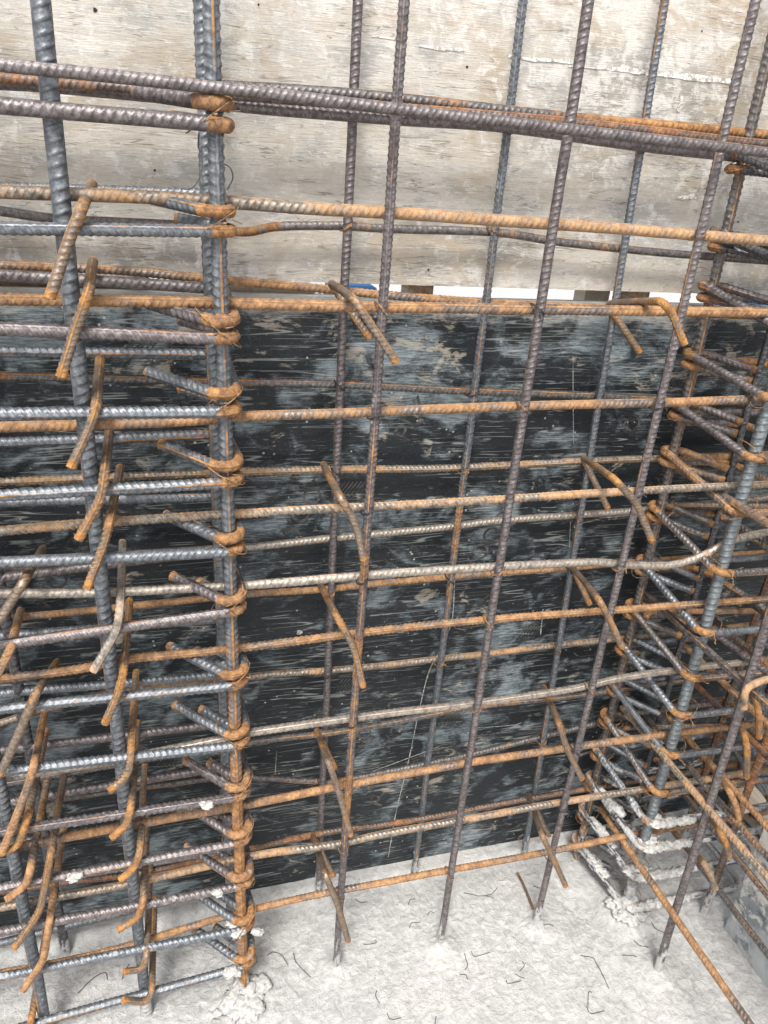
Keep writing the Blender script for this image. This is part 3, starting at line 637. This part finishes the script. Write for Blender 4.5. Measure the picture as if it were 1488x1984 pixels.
hbar([(-60, 400), (0, 409), (110, 424), (240, 431), (400, 440), (475, 449), (540, 438), (660, 437), (760, 443), (960, 450), (1100, 471), (1300, 491), (1488, 506), (1600, 515)], YB, .012, MIXED, 'thin wavy bar against the pale board', HB, rib=.04)
hbar([(-60, 579), (400, 586), (744, 595), (1050, 599), (1488, 606), (1600, 608)], YF, .0135, OCHRE, 'ochre bar crossing at the top of the black panel', HF, th0=.8)
hbar([(-60, 511), (200, 522), (400, 540), (640, 561), (744, 571), (920, 585), (1050, 592), (1300, 604), (1600, 618)], YB, .012, OCHRE, 'slanting rusty bar crossing the slot between board and panel', HB)
hbar([(-60, 829), (200, 822), (410, 812), (470, 806), (720, 798), (1010, 787), (1300, 780), (1488, 773), (1600, 770)], YF, .0128, OCHRE, 'pale orange bar on the black panel, level with the fourth left stirrup', HF)
hbar([(-60, 727), (200, 733), (400, 739), (640, 744), (744, 749), (885, 756), (1170, 768), (1340, 777), (1600, 790)], YB, .012, MIXED, 'brown bar just above the pale orange one, close to the panel', HB)
hbar([(-60, 1035), (0, 1029), (155, 1015), (440, 996), (650, 985), (744, 980), (990, 966), (1160, 955), (1488, 938), (1600, 932)], YF, .0128, TAN, 'tan bar crossing the widest part of the black panel in the front mesh', HF)
hbar([(-60, 936), (200, 925), (440, 915), (640, 910), (885, 906), (1140, 893), (1280, 888), (1488, 880), (1600, 877)], YB, .012, TAN, 'ochre bar close to the panel above the tan front one', HB)
hbar([(-60, 1110), (200, 1078), (480, 1060), (620, 1045), (744, 1033), (870, 1021), (990, 1007), (1230, 990), (1380, 975), (1600, 955)], YB, .012, PALE, 'greyish cement stained bar close to the panel at mid height', HB)
hbar([(-60, 1151), (0, 1149), (200, 1148), (440, 1135), (560, 1127), (744, 1112), (850, 1105), (1000, 1096), (1150, 1089), (1220, 1094), (1300, 1094), (1360, 1077), (1415, 1048), (1488, 1031), (1600, 1020)], YF, .0138, PALE,
     'pale dusty bar bent in a wave near the right cage', HF, rib=.035, th0=.2)
hbar([(-60, 1208), (40, 1196), (200, 1180), (480, 1152), (620, 1143), (744, 1130), (960, 1110), (1100, 1100), (1350, 1080), (1600, 1062)], YB, .0115, OCHRE, 'ochre bar close to the panel just under the pale dusty one', HB)
hbar([(-60, 1322), (150, 1297), (250, 1277), (440, 1258), (744, 1221), (960, 1199), (1200, 1181), (1488, 1160), (1600, 1152)], YF, .0125, OCHRE, 'orange bar ending behind the bent ties, below the pale dusty one', HF)
hbar([(-60, 1420), (200, 1345), (480, 1311), (620, 1300), (744, 1289), (840, 1278), (960, 1265), (1080, 1250), (1350, 1222), (1600, 1195)], YB, .0115, TAN, 'tan bar close to the panel at two thirds of its depth', HB)
hbar([(-60, 1518), (250, 1467), (440, 1430), (480, 1420), (744, 1383), (930, 1361), (1100, 1336), (1200, 1315), (1300, 1300), (1488, 1277), (1600, 1265)], YF, .0135, PALE, 'pale brown bar above the lower ties, rising into the right cage', HF, rib=.045)
hbar([(-60, 1530), (440, 1445), (640, 1420), (744, 1402), (930, 1368), (1100, 1350), (1300, 1322), (1600, 1285)], YI, .0115, MIXED, 'thin dark bar doubling the pale brown bar from behind', HF)
hbar([(-60, 1660), (20, 1643), (279, 1594), (447, 1565), (640, 1527), (900, 1479), (1100, 1449), (1300, 1422), (1488, 1400), (1600, 1385)], YF, .0128, OCHRE, 'bright orange bar low on the black panel', HF)
hbar([(-60, 1572), (27, 1558), (202, 1535), (275, 1525), (430, 1506), (490, 1506), (640, 1514), (700, 1505), (850, 1475), (960, 1450), (1100, 1415), (1300, 1370), (1600, 1320)], YB, .0115, MIXED, 'kinked grey bar close to the panel above the bright orange one', HB)
hbar([(-60, 1770), (60, 1747), (240, 1715), (480, 1660), (640, 1638), (744, 1616), (890, 1590), (1080, 1556), (1240, 1530), (1400, 1505), (1600, 1472)], YF, .0128, TAN, 'grey brown bar near the foot of the panel, second from the bottom', HF)
hbar([(-60, 1738), (120, 1710), (280, 1690), (480, 1645), (640, 1612), (744, 1598), (860, 1578), (1020, 1548), (1130, 1530), (1300, 1502), (1600, 1455)], YI, .0118, RUST, 'deep rust bar directly behind the grey brown one', HB)
hbar([(-60, 1895), (0, 1885), (200, 1845), (440, 1775), (600, 1737), (744, 1710), (870, 1686), (1060, 1651), (1200, 1622), (1330, 1600), (1600, 1552)], YF, .0125, OCHRE, 'lowest orange bar, passing just above the concrete', HF)

# wire at the crossings of the two meshes
for (o, x0, x1, Y0, d) in UP:
    for P, Y in HB_:
        if not 0 < Y - Y0 < .02: continue
        z = float(np.interp((x0 + x1) / 2, P[:, 0], P[:, 2])); t = (1.85 - z) / 1.9; x = x0 + (x1 - x0) * t; z = float(np.interp(x, P[:, 0], P[:, 2]))
        if z < .1 or _hash(np.int64(int(z * 1000)), np.int64(int(x * 1000)), 3) < .25: continue
        cross_wire(o, (x, (Y + Y0) / 2, z), d, int(z * 997))

# ------------------------------------------------------------------ cross ties with hooked ends
def cross_tie(back, mids, end, label, group, hook=None, mat=HOOK, d=.0118, yf=.8035, yb=.985, rfil=.02):
    n_ = len(mids); ym = yf + .003; m0_ = at(*mids[0], ym)
    P = [at(*back, yb)] if back else [m0_ + np.array([.004, yb - .01 - ym, .006])]
    for j, m in enumerate(mids): P.append(at(*m, ym))
    P.append(at(*end, yf - .004))
    if hook is not None: P = [at(*hook, yb - .028)] + [P[0] + (at(*hook, yb) - P[0]) * .0] + P[1:] ; P = fillet(P[:2] + P[2:], .016)
    else: P = fillet(P, rfil)
    return bar('cross_tie', P, d, mat, label, 'cross tie', group, bend_rust=.25, rib=.06)
GX1 = 'hooked cross ties down the first thin upright'; GX2 = 'hooked cross ties down the right uprights'; GX3 = 'hooked cross ties curling round the left heavy upright'; GX4 = 'hooked cross ties at the far left'
M_ = [((640, 548), [(685, 580)], (768, 703), (716, 656)), ((626, 900), [(658, 962), (690, 1015)], (705, 1085), None), ((618, 1128), [(652, 1195), (684, 1250)], (703, 1330), None), ((613, 1412), [(637, 1478), (657, 1535)], (680, 1618), (650, 1488)), ((604, 1612), [(630, 1695), (655, 1755)], (675, 1822), (646, 1698))]
for i, (b, m, e, h) in enumerate(M_): cross_tie(b, m, e, 'ochre hooked tie by the first thin upright, %s there' % ORD[i], GX1, h, d=.0103)
M_ = [((1175, 588), [(1282, 584), (1302, 608)], (1325, 668), (1240, 683)), ((1128, 886), [(1190, 927), (1232, 972)], (1263, 1048), (1178, 985)), ((1108, 1098), [(1163, 1165), (1185, 1208)], (1206, 1255), (1143, 1172)), ((1052, 1327), [(1082, 1402), (1098, 1450)], (1128, 1508), (1093, 1420)), ((1024, 1537), [(1050, 1618), (1072, 1665)], (1096, 1716), (1064, 1620))]
for i, (b, m, e, h) in enumerate(M_): cross_tie(b, m, e, 'brown hooked tie at the tall mauve upright, %s there' % ORD[i], GX2, h, d=.0103, rfil=.03 if i == 0 else .02)
M_ = [((178, 357), [(160, 400), (135, 460)], (97, 578)), ((180, 505), [(172, 565), (148, 630)], (118, 730)), ((194, 686), [(187, 790), (172, 835)], (138, 906)), ((212, 822), [(203, 915), (196, 965)], (152, 1045)), ((232, 905), [(212, 1010), (203, 1050)], (168, 1140)),
      ((238, 1050), [(232, 1180), (226, 1222)], (180, 1300)), ((243, 1225), [(238, 1310), (228, 1345)], (203, 1402)), ((269, 1360), [(253, 1460), (248, 1500)], (212, 1532)), ((267, 1470), [(255, 1565), (245, 1600)], (216, 1624)), ((274, 1590), [(272, 1650), (262, 1680)], (232, 1705)),
      ((282, 1690), [(278, 1745), (268, 1778)], (228, 1802)), ((287, 1785), [(285, 1850), (277, 1878)], (240, 1882)), ((291, 1860), [(295, 1920), (285, 1942)], (238, 1938))]
for i, (b, m, e) in enumerate(M_): cross_tie(b if i < 6 else None, m, e, 'brown hooked tie beside the left heavy upright, %s there' % ORD[i], GX3, None, d=.0110 if i > 3 else .0116, mat=HOOK if i != 5 else PALE)
M_ = [((82, 1063), [(48, 1125), (20, 1170)], (-25, 1235)), ((40, 1182), [(22, 1255), (5, 1290)], (-30, 1350)), ((110, 1282), [(72, 1340), (35, 1425)], (0, 1500)), ((86, 1385), [(66, 1480), (55, 1520)], (5, 1650)), ((60, 1500), [(52, 1590), (35, 1640)], (-5, 1655)), ((76, 1560), [(58, 1690), (50, 1715)], (12, 1743)),
      ((125, 1550), [(98, 1660), (78, 1765)], (28, 1835)), ((118, 1660), [(95, 1790), (85, 1860)], (45, 1918)), ((72, 1900), [(60, 1985), (50, 2010)], (20, 2030))]
for i, (b, m, e) in enumerate(M_): cross_tie(b if i < 4 else None, m, e, 'rust brown tie slanting down at the left edge, %s of its column' % ORD[i], GX4, None, mat=[HOOK, OCHRE][i % 2], d=.0112)

# ------------------------------------------------------------------ bars of the side wall, running towards the viewer
GS = 'bars of the side wall running towards the viewer'
for n_, (X, z, y0, mat, d, lab) in enumerate([
    (.798, .903, 1.0, OCHRE, .0128, 'orange bar of the side wall, uppermost one slanting off the right edge'),
    (.798, .661, .985, MIXED, .0125, 'brown ribbed bar of the side wall passing over the mauve upright high up'),
    (.798, .419, .952, TAN, .0128, 'tan bar of the side wall tied across the middle of the mauve upright'),
    (.798, .169, .94, OCHRE, .0128, 'long orange bar of the side wall reaching the lower edge of the picture'),
    (.955, .675, .985, RUST, .0125, 'deep rust bar of the side wall, rear layer, topmost'),
    (.955, .595, .99, RUST, .0125, 'deep rust bar of the side wall, rear layer, second from the top'),
    (.955, .447, 1.0, RUST, .0125, 'rusty bar of the side wall, rear layer, third from the top'),
    (.955, .330, 1.0, OCHRE, .0125, 'rusty bar of the side wall, rear layer, fourth from the top'),
    (.955, .215, 1.0, MIXED, .0125, 'brown ribbed bar of the side wall, rear layer, fifth from the top'),
    (.955, .115, 1.0, MIXED, .0125, 'brown bar of the side wall, rear layer, lowest one over the concrete'),
    (.925, .80, 1.0, TAN, .012, 'tan bar slanting through the upper right cage to the right edge'),
    (.925, .525, 1.0, OCHRE, .012, 'orange bar slanting through the middle of the right cage'),
    (.88, .36, 1.0, MIXED, .012, 'brown ribbed bar slanting through the lower right cage'),
    (1.115, .86, 1.0, RUST, .0125, 'rusty far bar of the side wall, highest of the far layer'),
    (1.115, .56, 1.0, RUST, .0125, 'rusty far bar of the side wall, third of the far layer'),
    (1.115, .30, 1.0, MIXED, .0125, 'brown far bar of the side wall, fifth of the far layer')]):
    P = [(X, y0, z - .004), (X, .7, z), (X + .004, .3, z + .008), (X, -.3, z + .01)]
    o = bar('horizontal_rebar', spline(P), d, mat, lab, 'horizontal bar', GS)
GZ_ = 'hooked ties of the side wall'
for i, (pts, lab) in enumerate([([(1520, 1312, .70), (1478, 1318, .69), (1444, 1334, .68), (1441, 1372, .68)], 'hook of a tie curling over the side wall bar at the right edge'),
                                ([(1455, 1340, .80), (1466, 1360, .76), (1471, 1385, .74), (1470, 1428, .74)], 'short upright hook just right of the mauve upright'),
                                ([(1425, 1395, .80), (1443, 1425, .74), (1448, 1455, .72), (1446, 1505, .72)], 'hanging hook beside the mauve upright, above the pale batten'),
                                ([(1385, 1495, .80), (1412, 1530, .72), (1426, 1560, .71), (1431, 1586, .71)], 'ochre hook crossing the pale batten'),
                                ([(1376, 1580, .78), (1393, 1610, .71), (1406, 1632, .70), (1413, 1658, .70)], 'brown hook below the batten, right of the mauve upright'),
                                ([(1345, 1650, .78), (1364, 1672, .70), (1378, 1695, .69), (1386, 1720, .69)], 'lowest tan hook over the cement caked stirrup')]):
    bar('cross_tie', fillet([at(*p) for p in pts], .015), .0115, [TAN, HOOK, HOOK, OCHRE, HOOK, TAN][i], lab, 'cross tie', GZ_, bend_rust=.3, rib=.045)
for i, (x0, y0, z) in enumerate(((.775, .905, .83), (.80, .88, .63), (.82, .89, .35))):
    P = fillet([(x0 - .004, y0 + .07, z - .03), (x0, y0 + .075, z), (x0 + .30, y0 + .02, z + .004), (x0 + .31, y0 - .02, z - .03)], .02)
    bar('cross_tie', P, .0115, [HOOK, OCHRE, MIXED][i % 3], 'hooked tie threaded across the right cage, %s' % ORD[i], 'cross tie', 'ties threaded across the right cage', bend_rust=.5, rib=.06)
# pale batten lying behind
a = ground_at(1415, 1512, .03); b = ground_at(1500, 1600, .03)
u = (b - a) / np.linalg.norm(b - a); v = np.array([-u[1], u[0], 0]); bw = .032
Vb = [p + v * s_ * bw + np.array([0, 0, z_]) for p in (a - u * .05, b + u * .4) for s_ in (-1, 1) for z_ in (-.025, .015)]
o = mesh_obj('timber_batten', Vb, [(0, 1, 3, 2), (4, 6, 7, 5), (0, 4, 5, 1), (2, 3, 7, 6), (0, 2, 6, 4), (1, 5, 7, 3)], PTIMBER, smooth=False)
bv = o.modifiers.new('b', 'BEVEL'); bv.width = .002; tag(o, 'pale timber batten lying behind the side wall bars', 'timber batten')

# rusty offcut and wire clippings on the slab
def on_slab(pix, lift=.0015):
    P = spline([ground_at(a, b, 0) for a, b in pix], 6); P[:, 2] = gh(P[:, 0], P[:, 1]) + lift
    return P
P = on_slab([(1032, 1762), (1017, 1720), (1003, 1690)], .004); P[:, 2] = np.linspace(P[0, 2], P[-1, 2], len(P))
bar('rebar_offcut', P, .006, RUST, 'small rusty rod on a rust stained patch of concrete', 'rod offcut', rib=.03)
WO = [([(899, 1728), (930, 1734), (952, 1730), (964, 1718)], 'long black wire offcut with a forked end, right of the middle upright'), ([(940, 1733), (958, 1738)], 'tiny wire splinter beside the forked black wire'),
      ([(791, 1752), (795, 1742), (805, 1740)], 'small curved wire offcut left of the middle upright foot'), ([(828, 1771), (834, 1765), (842, 1768)], 'tiny curved clipping close left of the middle upright'),
      ([(793, 1796), (798, 1787), (814, 1786)], 'small bent clipping lower left of the middle upright'), ([(900, 1846), (905, 1862), (906, 1870), (901, 1878)], 'upright curved clipping right of the middle upright foot'),
      ([(913, 1841), (921, 1851), (950, 1844)], 'v-shaped clipping right of the middle upright foot'), ([(891, 1886), (903, 1887), (906, 1896)], 'hooked clipping below the curved one'),
      ([(1012, 1862), (1016, 1870), (1007, 1881)], 'small bracket shaped clipping in the open concrete'), ([(998, 1886), (1008, 1892), (1017, 1895)], 'short straight clipping under the bracket shaped one'),
      ([(981, 1898), (985, 1904), (1009, 1900)], 'flat l-shaped clipping beside the straight short one'), ([(1125, 1850), (1148, 1854), (1160, 1872), (1181, 1913)], 'longest black wire offcut, bent once, right of the bar foot'),
      ([(1148, 1920), (1141, 1921), (1140, 1945)], 'angular clipping near the bottom, upper of a pair'), ([(1137, 1947), (1145, 1961), (1172, 1957)], 'angular clipping near the bottom, lower of a pair'),
      ([(1206, 1850), (1225, 1851), (1234, 1855)], 'nearly straight clipping left of the lone mauve foot'), ([(1228, 1822), (1240, 1832), (1256, 1836)], 'wire clipping above and left of the lone mauve foot'),
      ([(1262, 1788), (1270, 1798), (1290, 1806)], 'thin wire clipping left of the mauve upright shank'), ([(750, 1962), (757, 1974), (777, 1971)], 'clipping at the lower edge left of the middle upright'),
      ([(569, 1844), (574, 1862), (602, 1891)], 'slanting black wire between left cage and first upright'), ([(517, 1850), (530, 1842), (545, 1848), (558, 1867)], 'bent black wire near the left cage with a rust spot'),
      ([(703, 1826), (714, 1828), (729, 1824), (727, 1820)], 'small clipping just right of the first upright foot'), ([(730, 1918), (728, 1928), (736, 1942)], 'short leaning clipping in the open lower middle'),
      ([(688, 1740), (700, 1746), (712, 1745)], 'thin clipping under the lowest orange bar'), ([(1052, 1797), (1062, 1793), (1072, 1794)], 'small clipping right of the tall mauve upright foot'),
      ([(150, 1922), (178, 1895), (203, 1882), (208, 1896)], 'hooked black wire lying inside the left cage'), ([(236, 1896), (240, 1882), (250, 1865)], 'short black wire beside the left heavy upright'),
      ([(845, 1968), (843, 1984)], 'tiny clipping at the very bottom edge'), ([(1034, 1714), (1045, 1718), (1054, 1718)], 'clipping beside the rust stained patch')]
for pix, lab in WO:
    P = on_slab(pix); V, q, t = wire_mesh(P, .0013)
    o = mesh_obj('wire_offcut', V, q, WIREK, tris=t, origin=P[0]); tag(o, lab, 'wire offcut', 'wire offcuts scattered on the concrete')
# cement crust round the feet of the corner bars
def lump(spots, label, seed):
    parts = []; rg = random.Random(seed)
    for c, r in spots:
        for k_ in range(7):
            cc = np.array([c[0] + rg.uniform(-1, 1) * r, c[1] + rg.uniform(-1, 1) * r, gh(c[0], c[1]) + rg.uniform(-.002, .006)]); rr = r * rg.uniform(.3, .65)
            parts.append(blob(cc, (rr * 1.5, rr * 1.4, rr * .32), seed + k_, 20, 10))
    V, q, t = join(parts); o = mesh_obj('cement_lump', V, q, CEM); tag(o, label, 'cement lump', 'cement lumps round the bar feet')
lump([((.075, .815), .022), ((.05, .80), .02), ((.028, .792), .018), ((.085, .83), .018)], 'hardened cement lump at the foot of the left cage corner bar', 3)
lump([((.822, .82), .02), ((.81, .83), .016), ((.84, .815), .016)], 'hardened cement lump at the foot of the pale blue corner bar of the right cage', 8)
